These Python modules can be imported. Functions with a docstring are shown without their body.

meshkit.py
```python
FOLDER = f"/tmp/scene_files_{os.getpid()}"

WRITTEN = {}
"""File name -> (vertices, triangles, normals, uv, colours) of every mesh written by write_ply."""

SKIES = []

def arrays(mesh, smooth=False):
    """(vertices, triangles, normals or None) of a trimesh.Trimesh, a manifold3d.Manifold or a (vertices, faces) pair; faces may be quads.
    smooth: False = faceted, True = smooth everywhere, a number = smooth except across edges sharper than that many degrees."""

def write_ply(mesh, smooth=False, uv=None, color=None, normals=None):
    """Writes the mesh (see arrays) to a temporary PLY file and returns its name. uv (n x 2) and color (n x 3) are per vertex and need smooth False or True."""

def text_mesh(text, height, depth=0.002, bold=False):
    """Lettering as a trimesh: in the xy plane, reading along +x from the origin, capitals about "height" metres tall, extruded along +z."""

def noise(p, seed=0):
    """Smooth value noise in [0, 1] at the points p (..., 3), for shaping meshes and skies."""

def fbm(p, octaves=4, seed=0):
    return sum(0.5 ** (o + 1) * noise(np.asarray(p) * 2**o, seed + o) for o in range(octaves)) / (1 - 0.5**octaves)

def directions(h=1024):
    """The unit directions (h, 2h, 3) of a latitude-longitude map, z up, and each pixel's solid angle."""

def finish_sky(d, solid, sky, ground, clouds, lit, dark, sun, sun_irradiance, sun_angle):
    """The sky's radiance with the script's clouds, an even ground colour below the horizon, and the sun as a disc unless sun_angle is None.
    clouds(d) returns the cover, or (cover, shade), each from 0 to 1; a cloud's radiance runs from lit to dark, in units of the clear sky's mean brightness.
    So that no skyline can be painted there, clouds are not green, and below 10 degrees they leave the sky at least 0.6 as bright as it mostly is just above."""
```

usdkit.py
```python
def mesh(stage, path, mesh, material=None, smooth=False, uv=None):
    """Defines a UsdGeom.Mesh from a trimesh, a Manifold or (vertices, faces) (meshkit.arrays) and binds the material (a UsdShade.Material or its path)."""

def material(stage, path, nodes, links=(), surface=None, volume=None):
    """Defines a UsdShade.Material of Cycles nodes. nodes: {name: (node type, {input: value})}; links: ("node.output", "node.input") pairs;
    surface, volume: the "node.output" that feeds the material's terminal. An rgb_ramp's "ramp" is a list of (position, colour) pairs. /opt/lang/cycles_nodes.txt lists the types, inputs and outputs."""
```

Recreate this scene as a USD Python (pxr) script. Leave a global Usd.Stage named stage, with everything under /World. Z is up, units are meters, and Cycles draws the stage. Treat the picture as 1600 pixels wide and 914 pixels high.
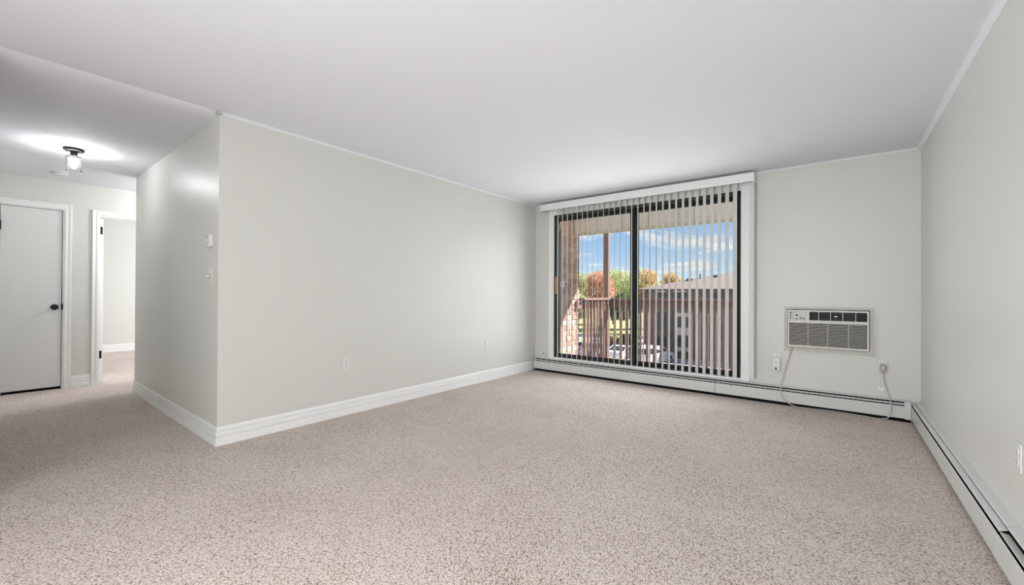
import math, random
import numpy as np, trimesh, usdkit, meshkit
from trimesh.transformations import rotation_matrix as rotm
from shapely.geometry import Polygon, box as sbox, Point
from pxr import Usd, UsdGeom, UsdLux, UsdShade, Gf

stage = Usd.Stage.CreateInMemory()
UsdGeom.SetStageUpAxis(stage, 'Z'); UsdGeom.SetStageMetersPerUnit(stage, 1.0)
UsdGeom.Xform.Define(stage, '/World'); UsdGeom.Scope.Define(stage, '/World/Looks')
RNG = np.random.default_rng(7); random.seed(7)

# ------------------------------------------------------------------ camera, sky, sun, lights, exposure
EXPOSURE = 0.0
FPX, YAW, PITCH, ROLL, CAMH = 648.93, math.radians(38.011), math.radians(0.2826), math.radians(0.2834), 1.1145
fw = np.array([-math.sin(YAW)*math.cos(PITCH), math.cos(YAW)*math.cos(PITCH), math.sin(PITCH)])
rt = np.array([math.cos(YAW), math.sin(YAW), 0.0]); up = np.cross(rt, fw)
r2 = rt*math.cos(ROLL) + up*math.sin(ROLL); u2 = -rt*math.sin(ROLL) + up*math.cos(ROLL)
cam = UsdGeom.Camera.Define(stage, '/World/Camera')
cam.AddTransformOp().Set(Gf.Matrix4d(*r2, 0, *u2, 0, *(-fw), 0, 0, 0, CAMH, 1))
cam.CreateHorizontalApertureAttr(36.0); cam.CreateVerticalApertureAttr(36.0*914/1600)
cam.CreateFocalLengthAttr(36.0*FPX/1600); cam.CreateClippingRangeAttr(Gf.Vec2f(0.03, 2000)); cam.CreateExposureAttr(EXPOSURE)

SKY_STRENGTH = 1.2
sky = UsdLux.DomeLight.Define(stage, '/World/Sky'); sky.CreateIntensityAttr(1.0)
skym = usdkit.material(stage, '/World/Looks/sky', {
    'g': ('texture_coordinate', {}), 's': ('separate_xyz', {}),
    'elev': ('rgb_ramp', {'ramp': [(0.0, (.66, .79, .90)), (.05, (.52, .69, .88)), (.10, (.36, .56, .84)), (.18, (.25, .44, .78)), (.45, (.16, .32, .66)), (1.0, (.10, .22, .54))]}),
    'zz': ('math', {'math_type': 'add', 'value2': .16}),
    'px': ('math', {'math_type': 'divide'}), 'py': ('math', {'math_type': 'divide'}),
    'v': ('combine_xyz', {'z': 13.97}),
    'n': ('noise_texture', {'scale': 1.7, 'detail': 9.0, 'roughness': .56, 'distortion': .25}),
    'cov': ('rgb_ramp', {'ramp': [(0, (0, 0, 0)), (.50, (0, 0, 0)), (.60, (1, 1, 1)), (1, (1, 1, 1))]}),
    'n2': ('noise_texture', {'scale': 2.6, 'detail': 4.0}),
    'shade': ('rgb_ramp', {'ramp': [(.38, (.92, .92, .93)), (.62, (.64, .67, .73))]}),
    'mix': ('mix_color', {}), 'bg': ('background_shader', {'strength': SKY_STRENGTH})},
    [('g.generated', 's.vector'), ('s.z', 'elev.fac'), ('s.z', 'zz.value1'), ('s.x', 'px.value1'), ('zz.value', 'px.value2'), ('s.y', 'py.value1'), ('zz.value', 'py.value2'),
     ('px.value', 'v.x'), ('py.value', 'v.y'), ('v.vector', 'n.vector'), ('v.vector', 'n2.vector'), ('n.fac', 'cov.fac'), ('n2.fac', 'shade.fac'),
     ('cov.color', 'mix.fac'), ('elev.color', 'mix.a'), ('shade.color', 'mix.b'), ('mix.result', 'bg.color')], surface='bg.background')
UsdShade.MaterialBindingAPI.Apply(sky.GetPrim()).Bind(skym)

def aim(prim, d):                                   # turns a light's -Z towards d
    d = np.array(d, float)/np.linalg.norm(d); z = -d
    x = np.cross([0, 0, 1.0] if abs(z[2]) < .99 else [0, 1.0, 0], z); x /= np.linalg.norm(x); y = np.cross(z, x)
    return x, y, z
def place_light(l, pos, d):
    x, y, z = aim(l, d); l.AddTransformOp().Set(Gf.Matrix4d(*x, 0, *y, 0, *z, 0, *map(float, pos), 1))

SUN_TO = np.array([0.8, 1.0, 1.07])
sun = UsdLux.DistantLight.Define(stage, '/World/Sun'); sun.CreateAngleAttr(0.6); sun.CreateIntensityAttr(5.2); sun.CreateNormalizeAttr(True); sun.CreateColorAttr(Gf.Vec3f(1, .94, .89))
place_light(sun, (0, 0, 20), -SUN_TO)

# panels stand in for patio and bedroom daylight; added unseen fill behind the camera
day = UsdLux.RectLight.Define(stage, '/World/PatioDaylight'); day.CreateWidthAttr(2.2); day.CreateHeightAttr(1.7); day.CreateIntensityAttr(2.55); day.CreateColorAttr(Gf.Vec3f(.94, .975, 1.0))
place_light(day, (-2.02, 4.93, 1.15), (0, -1, -.03))
bed = UsdLux.RectLight.Define(stage, '/World/BedroomDaylight'); bed.CreateWidthAttr(1.6); bed.CreateHeightAttr(1.3); bed.CreateIntensityAttr(17.0); bed.CreateColorAttr(Gf.Vec3f(.95, .98, 1.0))
place_light(bed, (-9.1, 4.35, 1.5), (0, -1, 0))
din = UsdLux.RectLight.Define(stage, '/World/DiningDaylight'); din.CreateWidthAttr(1.5); din.CreateHeightAttr(1.5); din.CreateIntensityAttr(18.5); din.CreateColorAttr(Gf.Vec3f(.95, .98, 1.0))
place_light(din, (-1.15, -2.05, 1.15), (.75, 1, 0))
pas = UsdLux.SphereLight.Define(stage, '/World/PassageLamp'); pas.CreateRadiusAttr(.05); pas.CreateIntensityAttr(470.0); pas.CreateColorAttr(Gf.Vec3f(.97, .98, 1.0)); pas.AddTranslateOp().Set((-6.45, 2.1, 2.15))

# ------------------------------------------------------------------ plan (metres)
XL, YB, YC, XR, XD, XE = -3.558, 5.1235, 1.068, 0.589, -7.0745, -6.199
H, HH = 2.44, 2.405                                  # ceiling of the room, of the hall
BB, BT = 0.136, 0.014                                # baseboard
# ------------------------------------------------------------------ helpers
USED = {}
def numbered(parent, name):
    k = (parent, name); n = USED.get(k, 0); USED[k] = n+1
    return name if n == 0 else f'{name}_{n:03d}'
LOC = {}
def setdata(p, label=None, cat=None, group=None, kind=None):
    for k, v in (('label', label), ('category', cat), ('group', group), ('kind', kind)):
        if v: p.SetCustomDataByKey(k, v)
def thing(name, label, cat, loc=(0, 0, 0), group=None, kind=None):
    path = '/World/' + numbered('/World', name)
    x = UsdGeom.Xform.Define(stage, path); x.AddTranslateOp().Set(Gf.Vec3d(*map(float, loc)))
    LOC[path] = np.array(loc, float); setdata(x.GetPrim(), label, cat, group, kind); return path
def part(parent, name, mesh, mat, label=None, kind=None, smooth=30):
    path = parent + '/' + numbered(parent, name)
    LOC[path] = LOC[parent]
    v, f = (np.array(mesh.vertices), np.array(mesh.faces)) if hasattr(mesh, 'vertices') else mesh
    usdkit.mesh(stage, path, trimesh.Trimesh(np.array(v)-LOC[parent], f, process=False), mat, smooth=smooth)
    setdata(stage.GetPrimAtPath(path), label, None, None, kind); return path
def single(name, mesh, mat, label, cat, group=None, kind=None, smooth=30):
    path = '/World/' + numbered('/World', name); LOC[path] = np.zeros(3)
    usdkit.mesh(stage, path, mesh, mat, smooth=smooth); setdata(stage.GetPrimAtPath(path), label, cat, group, kind); return path
def copy_of(src, name, label, cat, loc, rz=0, group=None):
    path = '/World/' + numbered('/World', name); x = UsdGeom.Xform.Define(stage, path)
    x.GetPrim().GetReferences().AddInternalReference(src); x.GetPrim().SetInstanceable(True)
    x.ClearXformOpOrder(); t = x.GetPrim().GetAttribute('xformOp:translate')
    x.AddTransformOp(opSuffix='copy').Set(Gf.Matrix4d(math.cos(rz), math.sin(rz), 0, 0, -math.sin(rz), math.cos(rz), 0, 0, 0, 0, 1, 0, *map(float, loc), 1))
    setdata(x.GetPrim(), label, cat, group); return path
cat_ = trimesh.util.concatenate
_sg = np.array([[sx, sy, sz] for sx in (-1, 1) for sy in (-1, 1) for sz in (-1, 1)], float)
_cv = np.vstack([_sg*np.array(w) for w in ((1, .9, .9), (.9, 1, .9), (.9, .9, 1))])
_ch = trimesh.convex.convex_hull(_cv)
_ci = np.array([np.argmin(((_cv-v)**2).sum(1)) for v in _ch.vertices]); _cf = np.array(_ch.faces)
def bx(x0, x1, y0, y1, z0, z1, b=0.0):
    c = np.array([(x0+x1)/2, (y0+y1)/2, (z0+z1)/2]); h = np.abs([x1-x0, y1-y0, z1-z0])/2
    if b <= 0:
        m = trimesh.creation.box(2*h); m.apply_translation(c); return m
    b = min(b, h.min()*.9)
    v = np.empty((24, 3))
    for i in range(3):
        q = np.repeat(h[None], 8, 0)-b; q[:, i] = h[i]; v[i*8:(i+1)*8] = _sg*q
    return trimesh.Trimesh(v[_ci]+c, _cf, process=False)
def prism(pts, axis, a, b):
    """extrudes a 2-D outline along an axis: outline in (y,z) for x, (x,z) for y, (x,y) for z"""
    p = Polygon(pts) if not isinstance(pts, Polygon) else pts
    m = trimesh.creation.extrude_polygon(p, abs(b-a), engine='earcut'); v = m.vertices.copy(); lo = min(a, b)
    if axis == 'x': v2 = np.stack([v[:, 2]+lo, v[:, 0], v[:, 1]], 1)
    elif axis == 'y': v2 = np.stack([v[:, 0], v[:, 2]+lo, v[:, 1]], 1)
    else: v2 = np.stack([v[:, 0], v[:, 1], v[:, 2]+lo], 1)
    o = trimesh.Trimesh(v2, m.faces, process=False)
    if o.volume < 0: o.invert()
    return o
def sweep(prof, path, closed=False):
    """profile [(offset to the left-hand side, z)] mitred along a plan polyline"""
    P = np.array(path, float); prof = np.array(prof, float); rings = []
    for i in range(len(P)):
        def nrm(a, b): d = (P[b]-P[a])/np.linalg.norm(P[b]-P[a]); return np.array([-d[1], d[0]])
        n1 = nrm(i-1, i) if i > 0 else nrm(i, i+1); n2 = nrm(i, i+1) if i < len(P)-1 else n1
        m = (n1+n2)/(1+n1@n2); rings.append(np.column_stack([P[i]+prof[:, :1]*m, prof[:, 1]]))
    k = len(prof); v = np.vstack(rings); f = []
    for i in range(len(P)-1):
        for j in range(k):
            a, b = i*k+j, i*k+(j+1) % k; f += [[a, b, b+k], [a, b+k, a+k]]
    tri = trimesh.creation.triangulate_polygon(Polygon(prof), engine='earcut')[1]
    f += [list(t[::-1]) for t in tri] + [list(t+k*(len(P)-1)) for t in tri]
    m = trimesh.Trimesh(v, f, process=False)
    if m.volume < 0: m.invert()
    return m
def tube(pts, r, n=10):
    from scipy.interpolate import splprep, splev
    P = np.array(pts, float)
    if len(P) > 3:
        tck, _ = splprep(P.T, s=0, k=3); P = np.array(splev(np.linspace(0, 1, len(P)*8), tck)).T
    T = np.gradient(P, axis=0); T /= np.linalg.norm(T, axis=1)[:, None]
    nv = np.cross(T[0], [0, 0, 1.0]); nv = nv if np.linalg.norm(nv) > .1 else np.array([1.0, 0, 0]); V = []
    for p, t in zip(P, T):
        nv = nv-t*(nv@t); nv /= np.linalg.norm(nv); b = np.cross(t, nv)
        V += [p+r*(math.cos(a)*nv+math.sin(a)*b) for a in np.arange(n)*2*math.pi/n]
    F = []
    for i in range(len(P)-1):
        for j in range(n):
            a, b = i*n+j, i*n+(j+1) % n; F += [[a, b, b+n], [a, b+n, a+n]]
    c0, c1 = len(V), len(V)+1; V += [P[0], P[-1]]
    for j in range(n): F += [[c0, (j+1) % n, j], [c1, (len(P)-1)*n+j, (len(P)-1)*n+(j+1) % n]]
    return trimesh.Trimesh(V, F, process=False)
def lathe(rz, c, n=32):
    m = trimesh.creation.revolve(np.array(rz, float), sections=n); m.apply_translation(c); return m
def cyl(c, r, h, axis='z', n=20):
    m = trimesh.creation.cylinder(radius=r, height=h, sections=n)
    if axis == 'x': m.apply_transform(rotm(math.pi/2, [0, 1, 0]))
    if axis == 'y': m.apply_transform(rotm(math.pi/2, [1, 0, 0]))
    m.apply_translation(c); return m

# ------------------------------------------------------------------ materials
def plain(name, col, rough=.5, metal=0, spec=.5, bump=None, extra=None):
    n = {'p': ('principled_bsdf', {'base_color': col, 'roughness': rough, 'metallic': metal, 'specular_ior_level': spec, **(extra or {})})}; l = []
    if bump:
        n |= {'g': ('geometry', {}), 'n': ('noise_texture', {'scale': bump[0], 'detail': 3.0}), 'b': ('bump', {'strength': bump[1], 'distance': bump[2]})}
        l = [('g.position', 'n.vector'), ('n.fac', 'b.height'), ('b.normal', 'p.normal')]
    return usdkit.material(stage, '/World/Looks/'+name, n, l, surface='p.BSDF')
def mottled(name, c1, c2, scale, rough=.6, stretch=(1, 1, 1), island=False, bump=0.0):
    n = {'g': ('geometry', {}), 'm': ('mapping', {'scale': stretch}), 'n': ('noise_texture', {'scale': scale, 'detail': 4.0}),
         'r': ('rgb_ramp', {'ramp': [(.3, c1), (.7, c2)]}), 'p': ('principled_bsdf', {'roughness': rough}), 'b': ('bump', {'strength': bump, 'distance': .004})}
    l = [('g.position', 'm.vector'), ('m.vector', 'n.vector'), ('r.color', 'p.base_color')]
    l += [('g.random_per_island', 'r.fac')] if island else [('n.fac', 'r.fac')]
    if bump: l += [('n.fac', 'b.height'), ('b.normal', 'p.normal')]
    return usdkit.material(stage, '/World/Looks/'+name, n, l, surface='p.BSDF')
M = {}
M['paint'] = plain('wall_paint', (.690, .688, .655), .40, bump=(140, .06, .002))
M['ceil'] = plain('ceiling_paint', (.79, .805, .845), .85, bump=(60, .10, .003))
M['white'] = plain('trim_white', (.90, .90, .89), .38)
M['door'] = plain('door_white', (.76, .76, .745), .42)
M['heater'] = plain('heater_enamel', (.66, .665, .64), .38)
M['black'] = plain('black_metal', (.012, .012, .012), .6, spec=.25)
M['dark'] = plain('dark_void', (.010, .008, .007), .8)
M['frame'] = plain('bronze_frame', (.018, .020, .019), .35)
M['track'] = plain('track_grey', (.085, .085, .08), .45)
M['pvc'] = plain('vane_pvc', (.90, .90, .89), .45)
M['plate'] = plain('plate_white', (.76, .755, .73), .3)
M['slot'] = plain('slot_dark', (.05, .048, .045), .6)
M['ac'] = plain('ac_plastic', (.66, .65, .60), .4)
M['acdark'] = plain('ac_dark', (.10, .098, .09), .6)
M['acpanel'] = plain('ac_panel_grey', (.50, .51, .51), .4)
M['cord'] = plain('cord_grey', (.52, .50, .46), .45)
M['plug'] = plain('plug_grey', (.42, .40, .37), .45)
M['oak'] = mottled('handle_wood', (.42, .17, .05), (.62, .29, .10), 30, .4, (8, 8, 1))
M['steel'] = plain('steel', (.6, .6, .6), .3, 1)
M['bulb'] = usdkit.material(stage, '/World/Looks/bulb', {'e': ('emission', {'color': (.98, .98, 1), 'strength': 285.0})}, surface='e.emission')
def pane(name, tint, ior=1.45, extra=0.0):
    return usdkit.material(stage, '/World/Looks/'+name, {'t': ('transparent_bsdf', {'color': tint}), 'g': ('glossy_bsdf', {'color': (1, 1, 1), 'roughness': .02}),
        'f': ('fresnel', {'IOR': ior}), 'm': ('mix_closure', {})}, [('f.fac', 'm.fac'), ('t.BSDF', 'm.closure1'), ('g.BSDF', 'm.closure2')], surface='m.closure')
M['glass'] = pane('door_glass', (.95, .97, .96)); M['shade'] = usdkit.material(stage, '/World/Looks/lamp_glass', {'t': ('transparent_bsdf', {'color': (.97, .97, .97)}), 'g': ('glossy_bsdf', {'roughness': .04}), 'd': ('translucent_bsdf', {'color': (.9, .9, .9)}),
    'f': ('fresnel', {'IOR': 1.22}), 'm0': ('mix_closure', {'fac': .005}), 'm': ('mix_closure', {})},
    [('t.BSDF', 'm0.closure1'), ('d.BSDF', 'm0.closure2'), ('f.fac', 'm.fac'), ('m0.closure', 'm.closure1'), ('g.BSDF', 'm.closure2')], surface='m.closure')
# carpet: looped pile in slightly wandering rows
M['carpet'] = usdkit.material(stage, '/World/Looks/carpet', {
    'g': ('geometry', {}), 'm': ('mapping', {'rotation': (0, 0, -.426)}), 'ms': ('mapping', {'scale': (1/.0092, 1/.0098, 1.0)}),
    'w': ('noise_texture', {'scale': 11.0, 'detail': 5.0, 'roughness': .65}), 'wo': ('vector_math', {'math_type': 'multiply_add', 'vector2': (.012, .012, 0)}),
    'v': ('voronoi_texture', {'scale': 1.0, 'randomness': .70, 'dimensions': '2D'}), 'sx': ('separate_xyz', {}),
    'ph': ('math', {'math_type': 'multiply', 'value2': 6.28318}), 'row': ('math', {'math_type': 'cosine'}),
    'sep': ('separate_color', {}), 'big': ('noise_texture', {'scale': 1.7, 'detail': 4.0}), 'fine': ('noise_texture', {'scale': 330.0, 'detail': 2.0}),
    'dm': ('map_range', {'from_min': .34, 'from_max': .72, 'to_min': 1.0, 'to_max': 0.0, 'clamp': True}),
    'a0': ('math', {'math_type': 'multiply', 'value2': -.07}),
    'a1': ('math', {'math_type': 'multiply_add', 'value2': .34}), 'a2': ('math', {'math_type': 'multiply_add', 'value2': .40}), 'a3': ('math', {'math_type': 'multiply_add', 'value2': .26}),
    'r': ('rgb_ramp', {'ramp': [(.08, (.10, .072, .058)), (.31, (.34, .268, .229)), (.53, (.62, .525, .470)), (.76, (.73, .638, .582)), (1.0, (.83, .745, .69))]}),
    'p': ('principled_bsdf', {'roughness': .95, 'specular_ior_level': .1, 'sheen_weight': .10, 'sheen_roughness': .5}),
    'h': ('math', {'math_type': 'multiply_add', 'value2': .25}), 'b': ('bump', {'strength': .6, 'distance': .006})},
    [('g.position', 'w.vector'), ('w.color', 'wo.vector1'), ('g.position', 'wo.vector3'), ('wo.vector', 'm.vector'), ('m.vector', 'ms.vector'), ('ms.vector', 'v.vector'), ('v.color', 'sep.color'),
     ('ms.vector', 'sx.vector'), ('sx.x', 'ph.value1'), ('ph.value', 'row.value1'), ('row.value', 'a0.value1'),
     ('g.position', 'big.vector'), ('g.position', 'fine.vector'), ('v.distance', 'dm.value'), ('a0.value', 'a1.value3'),
     ('sep.r', 'a1.value1'), ('dm.result', 'a2.value1'), ('a1.value', 'a2.value3'), ('big.fac', 'a3.value1'), ('a2.value', 'a3.value3'), ('a3.value', 'r.fac'), ('r.color', 'p.base_color'),
     ('fine.fac', 'h.value1'), ('dm.result', 'h.value3'), ('h.value', 'b.height'), ('b.normal', 'p.normal')], surface='p.BSDF')
M['brick'] = usdkit.material(stage, '/World/Looks/brick', {'o': ('object_info', {}), 'g': ('geometry', {}), 'n': ('noise_texture', {'scale': 40.0, 'detail': 4.0}),
    'a': ('math', {'math_type': 'multiply_add', 'value2': .35}), 's': ('math', {'math_type': 'multiply', 'value2': .65}),
    'r': ('rgb_ramp', {'ramp': [(.1, (.30, .155, .13)), (.5, (.44, .25, .21)), (.9, (.54, .35, .30))]}), 'p': ('principled_bsdf', {'roughness': .85}), 'b': ('bump', {'strength': .5, 'distance': .004})},
    [('g.position', 'n.vector'), ('o.random', 's.value1'), ('n.fac', 'a.value1'), ('s.value', 'a.value3'), ('a.value', 'r.fac'), ('r.color', 'p.base_color'), ('n.fac', 'b.height'), ('b.normal', 'p.normal')], surface='p.BSDF')
M['mortar'] = plain('mortar', (.47, .385, .35), .9, bump=(80, .4, .003))
M['stain'] = mottled('stained_wood', (.15, .072, .064), (.23, .122, .108), 14, .6, (6, 6, .6), bump=.2)
M['beam'] = mottled('beam_siding', (.40, .335, .28), (.50, .425, .36), 10, .7, (6, 6, .5), bump=.2)
M['deck'] = mottled('deck_boards', (.20, .165, .14), (.29, .25, .22), 12, .75, (.6, 6, 6), bump=.2)
M['grass'] = mottled('lawn_green', (.16, .22, .05), (.32, .36, .11), .6, .9)
M['asphalt'] = mottled('parking_asphalt', (.26, .26, .26), (.34, .335, .325), 1.2, .9)
M['concrete'] = mottled('pale_concrete', (.48, .46, .43), (.56, .54, .51), 2, .9)
M['bldwall'] = mottled('house_wall', (.16, .10, .095), (.215, .135, .125), .8, .85, (3, 3, .4))
M['bldtrim'] = plain('house_trim', (.12, .075, .065), .7)
M['bldtan'] = plain('house_tan', (.55, .47, .40), .8)
M['shingle'] = mottled('roof_shingle', (.135, .10, .085), (.175, .13, .11), 6, .9, (1, 1, 3))
M['winglass'] = plain('dark_window_glass', (.03, .035, .04), .08)
M['carwhite'] = plain('car_white', (.80, .80, .80), .2, extra={'coat_weight': .6})
M['carblue'] = plain('car_silver_blue', (.50, .55, .62), .25, extra={'coat_weight': .6})
M['red'] = plain('lamp_red', (.65, .03, .03), .25)
M['rubber'] = plain('rubber', (.02, .02, .02), .8)
M['bark'] = plain('bark', (.16, .11, .08), .9)
def leaves(name, a, b, c):
    return usdkit.material(stage, '/World/Looks/'+name, {'g': ('geometry', {}), 'r': ('rgb_ramp', {'ramp': [(0, a), (.55, b), (1, c)]}),
        'd': ('diffuse_bsdf', {}), 't': ('translucent_bsdf', {}), 'm': ('mix_closure', {'fac': .5})},
        [('g.random_per_island', 'r.fac'), ('r.color', 'd.color'), ('r.color', 't.color'), ('d.BSDF', 'm.closure1'), ('t.BSDF', 'm.closure2')], surface='m.closure')
M['leafgreen'] = leaves('leaf_green', (.42, .44, .18), (.62, .61, .29), (.80, .73, .42))
M['leafyellow'] = leaves('leaf_yellow', (.46, .46, .19), (.68, .62, .28), (.82, .72, .40))
M['leaforange'] = leaves('leaf_orange', (.62, .33, .22), (.78, .50, .35), (.84, .64, .45))
M['leafgold'] = leaves('leaf_gold', (.58, .39, .16), (.74, .53, .23), (.82, .66, .34))
M['leafdark'] = leaves('leaf_dark', (.12, .18, .06), (.26, .32, .11), (.42, .44, .17))

# ------------------------------------------------------------------ shell of the flat
S = 'structure'
single('floor', cat_([bx(-10.75, XR, -2.5, YB, -.12, 0)]), M['carpet'], 'beige flecked loop pile carpet running from the living room into the hall', 'carpet', kind=S)
single('ceiling', bx(XL, XR+.12, -2.62, YB+.2, H, H+.12), M['ceil'], 'smooth white ceiling over the living room', 'ceiling', kind=S)
single('ceiling_hall', cat_([bx(XD-.12, XL-.22, -2.62, YB+.2, HH, H+.12), prism([(XL-.22, HH), (XL-.16, HH+.0015), (XL-.11, HH+.005), (XL-.06, HH+.0125), (XL-.025, HH+.022), (XL, HH+.0335), (XL, H+.12), (XL-.22, H+.12)], 'y', -2.62, YB+.2)]), M['ceil'], 'slightly lower white ceiling over the hall with the glass lamp', 'ceiling', kind=S)
single('wall_left', cat_([bx(XL-.12, XL, YC, YB, 0, H), bx(XL-.12, XL, -2.5, .03, 0, H)]), M['paint'], 'long pale grey wall left of the patio door', 'wall', kind=S)
single('wall_hall', bx(XE, XL-.12, YC, YC+.12, 0, HH), M['paint'], 'short glossy grey hall wall with the thermostat and light switches', 'wall', kind=S)
single('wall_passage', cat_([bx(XE, XE+.12, YC+.12, 4.2, 0, HH), bx(XD-.12, XE+.12, 4.2, 4.32, 0, HH)]), M['paint'], 'pale wall of the passage hidden round the hall corner', 'wall', kind=S)
D1 = (.112, .592, 2.072); D2 = (.884, 1.69, 2.050)       # door openings in the end wall: y0, y1, height
single('wall_end', cat_([bx(XD-.12, XD, -.09, D1[0], 0, HH), bx(XD-.12, XD, D1[0], D1[1], D1[2], HH), bx(XD-.12, XD, D1[1], D2[0], 0, HH), bx(XD-.12, XD, D2[0], D2[1], D2[2], HH), bx(XD-.12, XD, D2[1], 4.32, 0, HH)]),
       M['paint'], 'grey wall at the end of the hall with the closet door and bedroom doorway', 'wall', kind=S)
single('wall_near', bx(XD, XL-.12, -.09, .03, 0, HH), M['paint'], 'hall wall out of view at the left edge', 'wall', kind=S)
single('wall_closet', cat_([bx(XD-.74, XD-.70, -.1, .80, 0, HH), bx(XD-.70, XD-.12, -.1, -.06, 0, HH), bx(XD-.70, XD-.12, .76, .80, 0, HH)]), M['paint'], 'closet walls behind the closed narrow door', 'wall', kind=S)
single('ceiling_bedroom', bx(-10.87, XD-.12, -.72, 4.52, 2.54, 2.66), M['ceil'], 'white ceiling of the bedroom beyond the doorway', 'ceiling', kind=S)
single('wall_bedroom', cat_([bx(-10.87, -10.75, -.6, 4.5, 0, 2.54), bx(-10.75, XD-.12, 4.4, 4.52, 0, 2.54), bx(-10.75, XD-.74, -.72, -.6, 0, 2.54)]), M['paint'], 'bright bedroom wall seen through the open doorway', 'wall', kind=S)
single('wall_right', bx(XR, XR+.12, -2.5, YB, 0, H), M['paint'], 'plain grey wall on the right above the long heater', 'wall', kind=S)
single('wall_rear', bx(XL-.12, XR+.12, -2.62, -2.5, 0, H), M['paint'], 'wall of the dining end behind the viewpoint', 'wall', kind=S)
WX0, WX1, WZ0, WZ1 = -3.235, -.822, .205, 2.268            # patio door opening
AX0, AX1, AZ0, AZ1 = -.398, .245, .592, .980                # air conditioner sleeve
w2 = Polygon([(XL-.12, -.2), (XR+.12, -.2), (XR+.12, H), (XL-.12, H)]).difference(sbox(WX0, WZ0, WX1, WZ1)).difference(sbox(AX0, AZ0, AX1, AZ1))
single('wall_back', prism(w2, 'y', YB, YB+.2), M['paint'], 'window wall holding the patio door and the air conditioner', 'wall', kind=S)

# baseboards, cove trim
prof = [(0, 0), (BT, 0), (BT, .058), (BT-.002, .060), (.0030, .0610), (.0030, .0670), (.0108, .0685), (.0108, .099), (.0098, .1005), (.0010, .1015), (.0010, .1080), (.0078, .1095), (.0070, .122), (.0048, .131), (.002, BB), (0, BB)]
pr2 = [(-a, b) for a, b in prof]
def base(side, path, label, p=pr2): return single('baseboard_'+side, sweep(p, path), M['white'], label, 'baseboard', kind=S, smooth=25)
base('left', [(XL, YB-.0705), (XL, YC), (XE, YC), (XE, 4.2)], 'stepped white baseboard along the long wall and round the hall corner', prof)
base('end', [(XD, D2[0]-.062), (XD, D1[1]+.062)], 'short white baseboard between the closet door and bedroom doorway', [(a, b) for a, b in prof])
base('bedroom', [(-10.75, 4.4), (-10.75, -.6)], 'white baseboard of the bedroom seen through the doorway', [(a, b) for a, b in prof])
base('near', [(XD+BT+.002, .03), (XL, .03), (XL, -2.5)], 'white hall baseboard left of the closet door', [(a, b) for a, b in prof])
cv = [(0, H), (0, H-.036), (.006, H-.036), (.010, H-.030), (.017, H-.018), (.027, H-.009), (.030, H-.007), (.030, H-.003), (.034, H-.003), (.034, H)]
cs = [(a*.5, H-(H-b)*.5) for a, b in cv]
single('trim_1', sweep(cs, [(XL, YB), (XL, YC)]), M['ceil'], 'slim white cove trim where the ceiling meets the long wall', 'trim', kind=S)
single('trim_2', sweep(cs, [(XR, YB), (XL, YB)]), M['ceil'], 'slim white cove trim above the blind and window wall', 'trim', kind=S)
single('trim_3', sweep(cv, [(XR, -2.5), (XR, YB)]), M['ceil'], 'slim white cove trim along the top of the right wall', 'trim', kind=S)
single('trim_4', prism([(XL-.012, YC-.022), (XL+.020, YC-.024), (XL+.026, YC+.004), (XL+.014, YC+.010), (XL+.008, YC-.008), (XL-.012, YC-.010)], 'z', H-.024, H-.001), M['acpanel'], 'small grey end piece of the cove trim at the wall corner', 'trim', kind=S)

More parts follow.
